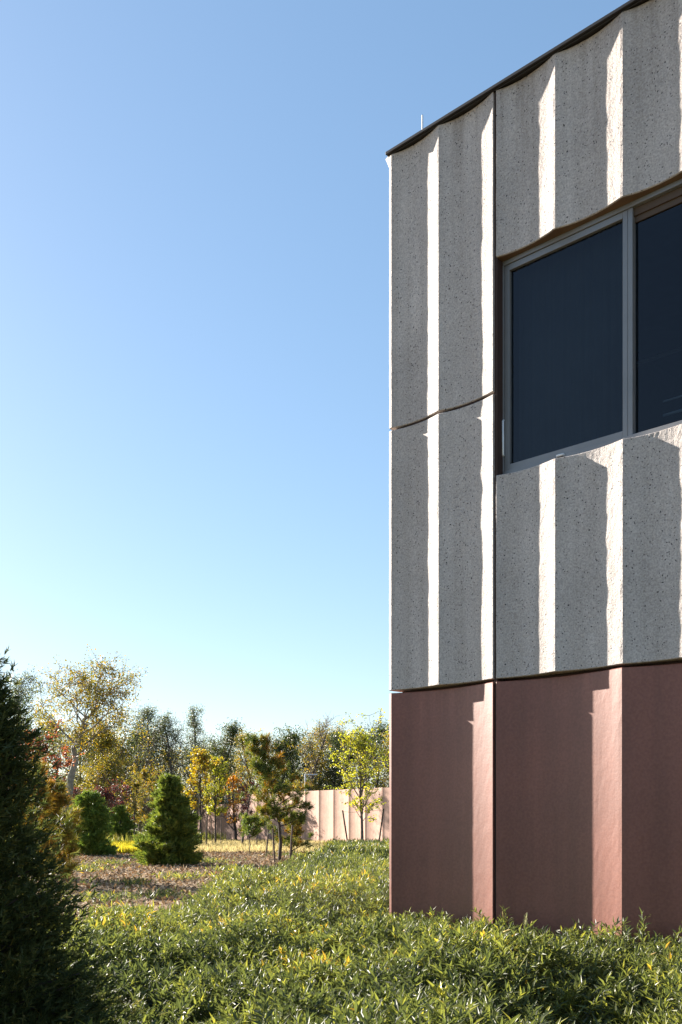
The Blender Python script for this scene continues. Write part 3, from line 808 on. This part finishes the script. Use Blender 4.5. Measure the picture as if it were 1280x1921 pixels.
# ------------------------------------------------------------------ conifers
def conifer(name, px, Y, ytop, Rb, lm, label, n=9000, spray=8, L=.09, W=.018, seed=1, power=.75, lobes=.22, zbase=0.06, group=None,
            upw=.5, X=None, inner=.5, prof=None):
    r = np.random.RandomState(seed)
    X = wx(px, Y) if X is None else X
    g = float(ground_z(X, Y)); H = wz(ytop, Y) - g
    o = empty(name, (X, Y, g), 0, label, 'tree', group)
    nb = max(26, int(n / 110)); mb = MB()
    mb.tube([(0, 0, -.1), (.01, .02, H * .5), (0, 0, H * .96)], [.03 * H ** .9 + .02, .018 * H ** .9 + .01, .006], 8, False)
    # boughs; sprays cluster round the boughs so the crown is lobed and gappy
    PB, DB = [], []
    for k in range(nb):
        t = ((k + r.rand()) / nb) ** 1.15
        Rt = Rb * ((1 - t) ** power) * (1 + lobes * r.normal()) + .03
        az = k * 2.399 + r.normal() * .3
        z0 = H * (zbase + (1 - zbase) * t * .98)
        rise = (upw * .55) * Rt * r.uniform(.3, 1.2)
        if prof: Rt = np.interp(t, *prof) * (1 + lobes * r.normal()); rise = upw * .55 * Rt * r.uniform(.5, 1.1); z0 = max(.02, H * t - rise * .8)
        e = np.array([math.cos(az) * Rt, math.sin(az) * Rt, z0 + rise]); s0 = np.array([0, 0, z0])
        mb.tube([tuple(s0), tuple(s0 * .5 + e * .5 + np.array([0, 0, -.03])), tuple(e)], [.012 + .012 * Rt, .008 + .006 * Rt, .004], 4, False)
        m = int(n / nb * (0.35 + 1.3 * Rt / Rb)) + 4
        f = r.uniform(inner * .5, 1.04, (m, 1)) ** .75
        wid = (.05 + .05 * Rb + .16 * Rt) * (1.15 - .75 * f)
        P = s0 * (1 - f) + e * f + r.normal(size=(m, 3)) * wid * np.array([1, 1, .62])
        d = (e - s0) / np.linalg.norm(e - s0)
        out = norm(P - np.array([0, 0, z0 - .2]))
        PB.append(P); DB.append(d * .8 + out * .5 + r.normal(size=(m, 3)) * .35 + np.array([0, 0, upw * .7]))
    P = np.concatenate(PB); D = norm(np.concatenate(DB))
    P[:, 2] = np.maximum(P[:, 2], .03)
    m = len(P)
    PP = np.repeat(P, spray, 0) + np.repeat(D, spray, 0) * (np.tile(np.linspace(0, .8, spray), m)[:, None]) * L
    DD = np.repeat(D, spray, 0) + r.normal(size=(m * spray, 3)) * .5
    tint = np.clip(np.repeat(r.uniform(0, .8, m), spray) * .7 + r.uniform(0, .5, m * spray) * .8 , 0, 1)
    V, T, c = spikes(PP, DD, L, W, r, tint)
    tm = bpy.data.meshes.new('trunk'); tm.from_pydata(mb.v, [], mb.f); tm.update()
    link_mesh('trunk', tm, M['darkbark'], o)
    link_mesh('crown', tri_mesh('crown', V, T, c), LM[lm], o)
    return o
conifer('juniper_tree', -70, 4.8, 1216, .80, 'juniper', 'large dark juniper filling the lower left corner in the foreground', n=30000, spray=8, L=.040, W=.0085, seed=4, lobes=.20, upw=.5,
        prof=([0, .256, .33, .425, .51, .59, .66, .72, .78, .875, .96, 1], [.76, .64, .54, .45, .38, .30, .245, .235, .26, .17, .09, .02]))
conifer('spruce_tree', 318, 31, 1458, .86, 'spruce', 'conical dark green spruce standing on the mulch', n=7000, spray=7, L=.13, W=.030, seed=5, power=.74, lobes=.20, zbase=.0)
conifer('spruce_tree', 167, 37, 1489, .74, 'fir', 'fresh green rounded conifer left of the yellow grass', n=5600, spray=6, L=.12, W=.028, seed=6, power=.42, lobes=.12, zbase=.02)
conifer('spruce_tree', 225, 52, 1514, .62, 'fir', 'small bright yellow-green conifer behind the yellow grass', n=3000, spray=6, L=.13, W=.034, seed=8, power=.6, lobes=.15, zbase=.02)

def pine(name, px, Y, ytop, Rb, lm, label, seed=1, nb=24, f0=.3, n=520, L=.17, W=.016, needles=26, crooked=None, group=None, tuft=1.0, clear=None):
    r = np.random.RandomState(seed)
    X = wx(px, Y); g = float(ground_z(X, Y)); H = wz(ytop, Y) - g
    o = empty(name, (X, Y, g), 0, label, 'tree', group)
    mb = MB()
    tp = crooked or [(0, 0, -.1), (.03, .0, H * .3), (-.04, .03, H * .6), (.02, 0, H * .97)]
    tp = [np.array(p, float) for p in tp]
    mb.tube(tp, [.013 * H * (1 - i / (len(tp) - .6)) + .008 for i in range(len(tp))], 8, False)
    ends = []
    for k in range(nb):
        t = (k + r.rand() * .8) / nb; h = f0 + (1 - f0) * t * .97
        fi = h * (len(tp) - 1); i = min(int(fi), len(tp) - 2); p = tp[i] * (1 - fi + i) + tp[i + 1] * (fi - i)
        az = k * 2.399 + r.normal() * .3
        Rt = Rb * (.45 + .75 * math.sin(math.pi * (t * .7 + .22))) * r.uniform(.6, 1.2) * (1 - .45 * t)
        d = np.array([math.cos(az), math.sin(az), .25 + .5 * t])
        pts, _ = poly(r, p, d, Rt, 4, .14, .08)
        mb.tube(pts, [.022, .018, .014, .010, .006], 5, False)
        for s_ in range(7):
            j = r.randint(1, 5); q = pts[j]; d2 = d / np.linalg.norm(d) + r.normal(size=3) * .6 + np.array([0, 0, .25])
            p2, _ = poly(r, q, d2, Rt * r.uniform(.18, .38), 2, .12, .1)
            mb.tube(p2, [.009, .007, .005], 3, False)
            ends += [(p2[1], p2[2] - p2[1]), (p2[2], p2[2] - p2[1])]
        ends.append((pts[4], pts[4] - pts[3]))
    E = np.array([[a, b] for a, b in ends])
    ix = r.randint(0, len(E), n); P = E[ix, 0] + r.normal(size=(n, 3)) * .07 * Rb; D = norm(E[ix, 1] + np.array([0, 0, .05]))
    PP = np.repeat(P, needles, 0) + np.repeat(D, needles, 0) * r.uniform(0, .12, (n * needles, 1))
    DD = norm(np.repeat(D, needles, 0) * .7 * tuft + rnd_dirs(n * needles, r) * .9)
    inner = np.clip(1 - (np.linalg.norm(P[:, :2], axis=1) / Rb), 0, 1)
    tint = np.clip(np.repeat(r.uniform(0, .45, n) + inner * .45 + (r.rand(n) < .12) * .35, needles) + r.uniform(-.1, .1, n * needles), 0, 1)
    V, T, c = spikes(PP, DD, L, W, r, tint)
    tm = bpy.data.meshes.new('trunk'); tm.from_pydata(mb.v, [], mb.f); tm.update()
    link_mesh('trunk', tm, M['darkbark'], o)
    link_mesh('crown', tri_mesh('crown', V, T, c), LM[lm], o)
    return o
def pc(px, py, x0, Y): return ((px - x0) / F * Y, random.uniform(-.05, .05), (HZ - py) * Y / F + EYE)
Yp = 33
pine('pine_tree', 524, Yp, 1388, .86, 'pine', 'crooked staked pine with orange inner needles in front of the pink wall', seed=3, nb=30, f0=.30, n=820, L=.16, W=.02,
     crooked=[(0, 0, -.1), pc(531, 1580, 528, Yp), pc(528, 1545, 528, Yp), pc(520, 1510, 528, Yp), pc(508, 1470, 528, Yp), pc(496, 1430, 528, Yp), pc(482, 1396, 528, Yp)])
pine('pine_tree', 546, 33.5, 1535, .62, 'pine', 'low bushy pine right of the staked pine trunk', seed=13, nb=12, f0=.25, n=260, L=.15, W=.02)
pine('pine_tree', 468, 39, 1540, .62, 'spruce', 'small flat-topped green pine on a bare stem left of the staked pine', seed=14, nb=10, f0=.55, n=230, L=.13, W=.02)
pine('pine_tree', 98, 24, 1482, .62, 'pineorange', 'ochre-needled pine sapling beside the dark juniper', seed=15, nb=26, f0=.05, n=620, L=.20, W=.013, needles=30)
pine('pine_tree', 62, 22, 1432, .65, 'pineorange', 'yellowing pine sapling mostly hidden by the dark juniper', seed=16, nb=22, f0=.1, n=420, L=.19, W=.013, needles=28)

# ------------------------------------------------------------------ stakes
def stake(px0, py0, px1, py1, Y, label, tiepx=None, rad=.028, mat='wood'):
    """from ground pixel (px0,py0 ignored for z) to the top pixel"""
    X0 = wx(px0, Y); g = float(ground_z(X0, Y)); X1 = wx(px1, Y); z1 = wz(py1, Y)
    o = empty('tree_stake', (X0, Y, g), 0, label, 'stake', 'wooden stakes bracing the young trees')
    m_ = MB(); m_.tube([(0, 0, -.25), (X1 - X0, 0, z1 - g)], rad, 8); m_.build('stake_post', M[mat], o)
    if tiepx is not None:
        xt = wx(tiepx, Y) - X0; zt = (z1 - g) - .06
        a = (X1 - X0)
        m_ = MB(); m_.tube([(a, 0, zt), (a * .5 + xt * .5, .0, zt - .03), (xt, 0, zt + .01)], .008, 4); m_.build('guy_wire', M['wire'], o)
    return o
stake(657, 1588, 643, 1520, 42.6, 'dark stake leaning left of the yellow-green staked tree', 680, .034)
stake(707, 1588, 720, 1517, 42.6, 'dark stake leaning right of the yellow-green staked tree', 680, .034)
stake(517, 1622, 512, 1555, 31, 'stake in front of the pine, left of its trunk', None, .03)
stake(543, 1614, 549, 1548, 31.5, 'stake right of the crooked pine trunk', None, .03)
stake(498, 1600, 507, 1527, 37, 'slanting stake behind the pine, left of its trunk', None, .026)
stake(368, 1572, 367, 1528, 47, 'stake left of the golden young tree', None, .03)
stake(386, 1572, 389, 1530, 47, 'pale brown stake right of the golden young tree', 378, .036)
stake(399, 1572, 397, 1535, 49.5, 'thin stake left of the right one of the staked pair', None, .022)
stake(414, 1572, 416, 1534, 49.5, 'stake right of the right one of the staked pair', 405, .024)
stake(482, 1580, 482, 1520, 46, 'upright stake beside the small dark red-leaved tree', None, .03)

# ------------------------------------------------------------------ ground vegetation
def hsh2(a, b, seed):
    n = (a * 374761393 + b * 668265263 + seed * 974711) & 0xffffffff
    n = ((n ^ (n >> 13)) * 1274126177) & 0xffffffff
    return ((n ^ (n >> 16)) & 0xffff) / 65535.0
def domes(X, Y, cell, seed):
    gx = np.floor(X / cell).astype(np.int64); gy = np.floor(Y / cell).astype(np.int64)
    best = np.full(np.shape(X), -1.0)
    for i in (-1, 0, 1):
        for j in (-1, 0, 1):
            a = gx + i; b = gy + j
            cx = (a + .15 + .7 * hsh2(a, b, seed)) * cell; cy = (b + .15 + .7 * hsh2(a, b, seed + 1)) * cell
            rr = cell * (.55 + .35 * hsh2(a, b, seed + 2)); hh = .55 + .45 * hsh2(a, b, seed + 3)
            d2 = ((X - cx) ** 2 + (Y - cy) ** 2) / rr ** 2
            best = np.maximum(best, hh * np.sqrt(np.clip(1 - d2, 0, 1)))
    return np.maximum(best, 0)
def cover_h(X, Y):
    X = np.asarray(X, float); Y = np.asarray(Y, float)
    a = fbm(X * .75 + 3, Y * .55, 21, 2); b = .72 * domes(X, Y, 1.45, 50) + .28 * domes(X, Y, .55, 60)
    far = np.clip((Y - 12) / 14, 0, 1)
    s, d = loc_sy(X, Y)
    h = .02 + .20 * np.clip((a - .25) * 1.9, 0, 1) + .72 * b
    h = h * (1 - .35 * far)
    nearwall = np.exp(-((d + .5) / .9) ** 2) * (s > -.3)
    h = h * (1 - .85 * nearwall) + .85 * nearwall * (.33 + .26 * domes(X, Y, .6, 41) + .06 * np.clip(s, 0, 2.5))
    e = np.clip((X - cover_left(Y)) / .7, .25, 1)
    return h * e
COVER = leafmat('groundcover_leaves', [(0, (.034, .046, .018)), (.45, (.098, .116, .034)), (.78, (.19, .205, .048)), (.95, (.34, .32, .06)), (.995, (.44, .38, .07)), (1, (.42, .28, .06))], .40, .46, .6, nscale=.7)
STEM = simple('brown_green_stems', (.10, .075, .03), .8, var=.3)
parts = []
def cover_zone(y0, y1, dens, nl, L, W, rich, drop, r):
    xm0, xm1 = -8, 9
    n = int((xm1 - xm0) * (y1 - y0) * dens)
    X = r.uniform(xm0, xm1, n); Y = r.uniform(y0, y1, n)
    half = .343 * Y + 1.3
    k = in_cover(X, Y) & (np.abs(X) < half); X = X[k]; Y = Y[k]; n = len(X)
    h = cover_h(X, Y)
    kk = r.rand(n) < np.clip((h - .18) / .2, .05, 1); X = X[kk]; Y = Y[kk]; h = h[kk]; n = len(X)
    z = ground_z(X, Y) + h * r.uniform(.3, 1.0, n) ** .35
    hgt = drop * r.uniform(.7, 1.4, n)
    tall = r.rand(n) < .05; z = z + tall * r.uniform(.02, .12, n)
    base = np.stack([X, Y, z - hgt * .55], 1)
    az = r.uniform(0, 2 * np.pi, n); tl = r.uniform(.2, 1.1, n)
    gx = (cover_h(X + .08, Y) - cover_h(X - .08, Y)) / .16; gy = (cover_h(X, Y + .08) - cover_h(X, Y - .08)) / .16
    D = norm(np.stack([np.cos(az) * tl * .6 - np.clip(gx, -1.6, 1.6) * .8, np.sin(az) * tl * .6 - np.clip(gy, -1.6, 1.6) * .8, np.ones(n)], 1))
    f = np.tile(np.linspace(.15, 1.0, nl), n)[:, None]
    B = np.repeat(base, nl, 0); DD = np.repeat(D, nl, 0); HH = np.repeat(hgt, nl)[:, None]
    bend = np.stack([np.cos(az), np.sin(az), -.5 * np.ones(n)], 1) * .25
    P = B + DD * HH * f + np.repeat(bend, nl, 0) * HH * f * f
    # leaves whorled round the stem
    a2 = np.tile(np.arange(nl) * 2.4, n) + np.repeat(az, nl)
    side = np.stack([np.cos(a2), np.sin(a2), np.zeros(len(a2))], 1)
    LD = side * (1.05 - .45 * f) + DD * (.35 + .7 * f) + r.normal(size=side.shape) * .22
    tint = np.clip(np.repeat(r.uniform(0, .75, n), nl) * .75 + r.uniform(0, .45, n * nl) + (r.rand(n * nl) < .006) * .5, 0, 1)
    V, T, c = leaves(P, LD, L, W, r, flat=.55, rich=rich, tint=tint)
    # stems
    tops = base + D * hgt[:, None]
    S1 = norm(np.cross(D, np.array([0, 1.0, .2])))
    sv = np.stack([base - S1 * .003 - [0, 0, .08], base + S1 * .003 - [0, 0, .08], tops], 1).reshape(-1, 3)
    st = np.arange(3 * n).reshape(-1, 3)
    return (V, T, c), (sv, st, np.zeros(n))
r = np.random.RandomState(99)
lv, st = [], []
for z in ((2.6, 7.2, 350, 16, .078, .0185, True, .145), (7.2, 10.5, 340, 15, .076, .0185, True, .15), (10.5, 16, 150, 12, .080, .022, False, .16),
          (16, 26, 62, 10, .10, .026, False, .19), (26, 47, 34, 8, .14, .038, False, .2)):
    a, b = cover_zone(*z, r=r); lv.append(a); st.append(b)
# shaded leaf litter and twig layer under the leaves
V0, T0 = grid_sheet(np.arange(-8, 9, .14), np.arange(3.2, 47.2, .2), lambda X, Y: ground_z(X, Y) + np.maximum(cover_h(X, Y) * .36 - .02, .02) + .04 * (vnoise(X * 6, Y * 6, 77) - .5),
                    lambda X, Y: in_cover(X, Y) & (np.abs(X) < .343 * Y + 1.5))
la = join(lv); sa = join(st)
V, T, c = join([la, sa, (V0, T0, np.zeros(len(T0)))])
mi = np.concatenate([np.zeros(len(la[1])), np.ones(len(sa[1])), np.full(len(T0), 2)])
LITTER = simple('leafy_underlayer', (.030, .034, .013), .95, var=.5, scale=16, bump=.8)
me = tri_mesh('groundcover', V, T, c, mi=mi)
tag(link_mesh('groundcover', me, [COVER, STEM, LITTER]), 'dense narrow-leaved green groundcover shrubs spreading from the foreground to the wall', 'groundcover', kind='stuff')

# wood chips and fallen leaves scattered on the mulch
n = 62000
X = rs.uniform(-14, 2, n); Y = 8 + 38 * rs.uniform(0, 1, n) ** .8
k = in_mulch(X, Y) & (X < cover_left(Y) + .7); X = X[k]; Y = Y[k]; n = len(X)
P = np.stack([X, Y, ground_z(X, Y) + .045], 1)
D = rnd_dirs(n); D[:, 2] = rs.uniform(0, .6, n)
V, T, c = leaves(P, D, .125, .055, flat=.6)
CHIP = leafmat('chips_and_leaves', [(0, (.08, .05, .03)), (.5, (.32, .22, .13)), (.8, (.55, .43, .28)), (1, (.40, .19, .07))], .1, .8, .2)
tag(link_mesh('fallen_leaves', tri_mesh('fallen_leaves', V, T, c), CHIP), 'scattered wood chips and dry leaves covering the bare bed', 'mulch', kind='stuff')

def grass(name, pts, L, W, stops, label, lean=.35, r=rs):
    n = len(pts); D = np.stack([r.normal(size=n) * lean, r.normal(size=n) * lean, np.ones(n)], 1)
    P = np.stack([pts[:, 0], pts[:, 1], ground_z(pts[:, 0], pts[:, 1])], 1)
    V, T, c = leaves(P, D, L, W, r)
    m = leafmat(name + '_blades', stops, .5, .6, .3)
    return tag(link_mesh(name, tri_mesh(name, V, T, c), m), label, 'grass', kind='stuff')
STRAW = [(0, (.20, .17, .08)), (.5, (.38, .32, .16)), (1, (.55, .47, .26))]
n = 26000
X = rs.uniform(-11, 2.5, n); Y = rs.uniform(40, 62, n); px = 640 + X / Y * F
k = (px > 345) & (px < 660); grass('straw_grass', np.stack([X, Y], 1)[k], .34, .022, STRAW, 'pale straw coloured grass in front of the pink walls')
n = 9000
X = wx(rs.uniform(190, 285, n), 42) + 0; Y = rs.uniform(38.5, 47, n); X = X * Y / 42
grass('yellow_grass', np.stack([X, Y], 1), .42, .026, [(0, (.20, .22, .03)), (.5, (.45, .40, .06)), (1, (.62, .50, .09))], 'bright yellow-green grass tuft between the conifers')
n = 14000
X = rs.uniform(-30, -8, n); Y = rs.uniform(48, 70, n)
grass('meadow_grass', np.stack([X, Y], 1), .75, .035, [(0, (.10, .12, .03)), (.5, (.24, .24, .06)), (1, (.45, .38, .12))], 'rough olive meadow grass behind the conifers')

for q, (px, Y, w_, n_) in enumerate([(235, 15.5, .5, 260), (300, 19, .5, 220), (190, 18, .6, 260), (345, 24, .7, 300), (250, 22, .4, 160), (150, 27, .9, 380), (430, 27, .6, 240), (395, 32, .9, 320), (210, 31, .7, 240), (560, 36, 1.2, 420)]):
    cx = wx(px, Y); n_ = int(n_ * 1.1)
    pts = np.stack([cx + rs.normal(size=n_) * w_ * .5, Y + rs.normal(size=n_) * w_ * .6], 1)
    P = np.stack([pts[:, 0], pts[:, 1], ground_z(pts[:, 0], pts[:, 1]) + rs.uniform(.02, .14, n_)], 1)
    V, T, c = leaves(P, rnd_dirs(n_) + np.array([0, 0, .9]), .14, .025)
    o = link_mesh('weed_patch', tri_mesh('weed_patch', V, T, c), COVER)
    tag(o, ['nearest low green weeds on the mulch beside the groundcover', 'low weeds on the mulch below the spruce', 'weeds on the mulch near the dark juniper', 'weeds at the foot of the spruce on its right side',
            'small weed tuft on the mulch left of the spruce foot', 'weeds on the mulch under the ochre pine', 'weeds on the mulch left of the pine stakes', 'low weeds in front of the straw grass', 'weeds between the two green conifers', 'weeds right of the pine before the pink wall'][q], 'weeds', 'low weeds growing on the mulch', 'stuff')

# long grass stems and seed heads standing out of the groundcover
SEED = simple('tan_seed_head', (.50, .36, .10), .8, var=.25, scale=60)
BLADE = simple('green_grass_stem', (.18, .22, .05), .6, var=.2)
def foxtail(px0, py0, px1, py1, Y, label, head=.09, hr=.008, bend=.1):
    b = Vector((wx(px0, Y), Y, wz(py0, Y) - .25)); t = Vector((wx(px1, Y), Y - .03, wz(py1, Y)))
    o = empty('foxtail_grass', (b.x, b.y, float(ground_z(b.x, b.y))), 0, label, 'grass stem', 'foxtail grass stems')
    g = Vector((b.x, b.y, 0)); b0 = b - g; t0 = t - g
    c = b0 * .35 + t0 * .65 + Vector((0, 0, bend))
    pts = [b0 * (1 - s) ** 2 + c * 2 * s * (1 - s) + t0 * s * s for s in (0, .25, .5, .75, 1)]
    m_ = MB(); m_.tube([(b0.x, b0.y, 0.0)] + [tuple(p) for p in pts], .0022, 5); m_.build('stem', BLADE, o)
    d = (pts[-1] - pts[-2]).normalized(); a = pts[-1]
    if head:
        m_ = MB(); m_.tube([tuple(a - d * .01), tuple(a + d * head * .3), tuple(a + d * head * .7), tuple(a + d * head)], [hr * .5, hr, hr * .85, hr * .3], 7)
        hd = m_.build('seed_head', SEED, o, smooth=True)
    return o
foxtail(744, 1740, 741, 1722, 9.0, 'short upright foxtail at the foot of the building corner', .06)
foxtail(955, 1745, 945, 1722, 8.2, 'thin upright foxtail just right of the panel joint', .06)
foxtail(935, 1765, 945, 1747, 7.9, 'drooping yellow foxtail right of the panel joint', .075, bend=.16)
foxtail(990, 1755, 995, 1738, 7.8, 'curved yellow foxtail beside the tall seeding grass', .05, bend=.1)
foxtail(1015, 1790, 1028, 1773, 7.2, 'nearly level yellow foxtail in front of the pink wall', .12, .009, bend=.16)
foxtail(985, 1815, 992, 1801, 6.8, 'level foxtail lowest among the leaves below the pink wall', .07, bend=.12)
foxtail(930, 1840, 940, 1838, 6.3, 'pale foxtail near the middle of the foreground leaves', .07, bend=.14)
def reed(p, Y, label):
    pts = [Vector((wx(a, Y - .25 * i), Y - .25 * i, wz(b, Y - .25 * i))) for i, (a, b) in enumerate(p)]
    g = Vector((pts[0].x, pts[0].y, 0)); o = empty('tall_grass', g, 0, label, 'grass stem')
    m_ = MB(); m_.tube([(0, 0, 0)] + [tuple(q - g) for q in pts], [.004, .0035, .003, .0025, .002][:len(pts) + 1], 5); m_.build('stem', SEEDST, o)
    return o, pts, g
SEEDST = simple('pale_grass_stem', (.40, .38, .18), .6, var=.2)
o, pts, g = reed([(930, 1850), (962, 1790), (985, 1740), (989, 1718)], 7.6, 'tall seeding grass with a feathery tip in front of the pink wall')
m_ = MB()
for k in range(26):
    f = k / 26; a = pts[-1] * f + pts[-2] * (1 - f) - g; q = a + Vector((random.uniform(-.02, .02), 0, .028))
    m_.tube([tuple(a), tuple(q)], [.0035, .001], 4)
m_.build('seed_head', SEEDST, o)
reed([(830, 1870), (880, 1845), (930, 1838), (950, 1834)], 6.4, 'long pale grass blade lying flat across the leaves')
reed([(800, 1830), (850, 1812), (900, 1795), (925, 1788)], 7.0, 'arching pale grass blade left of the tall seeding grass')
reed([(920, 1885), (950, 1850), (975, 1815), (990, 1790)], 6.3, 'straight pale grass stem leaning right in the foreground')
reed([(860, 1921), (863, 1880), (864, 1850), (864, 1835)], 5.8, 'upright brownish stalk near the bottom of the picture')
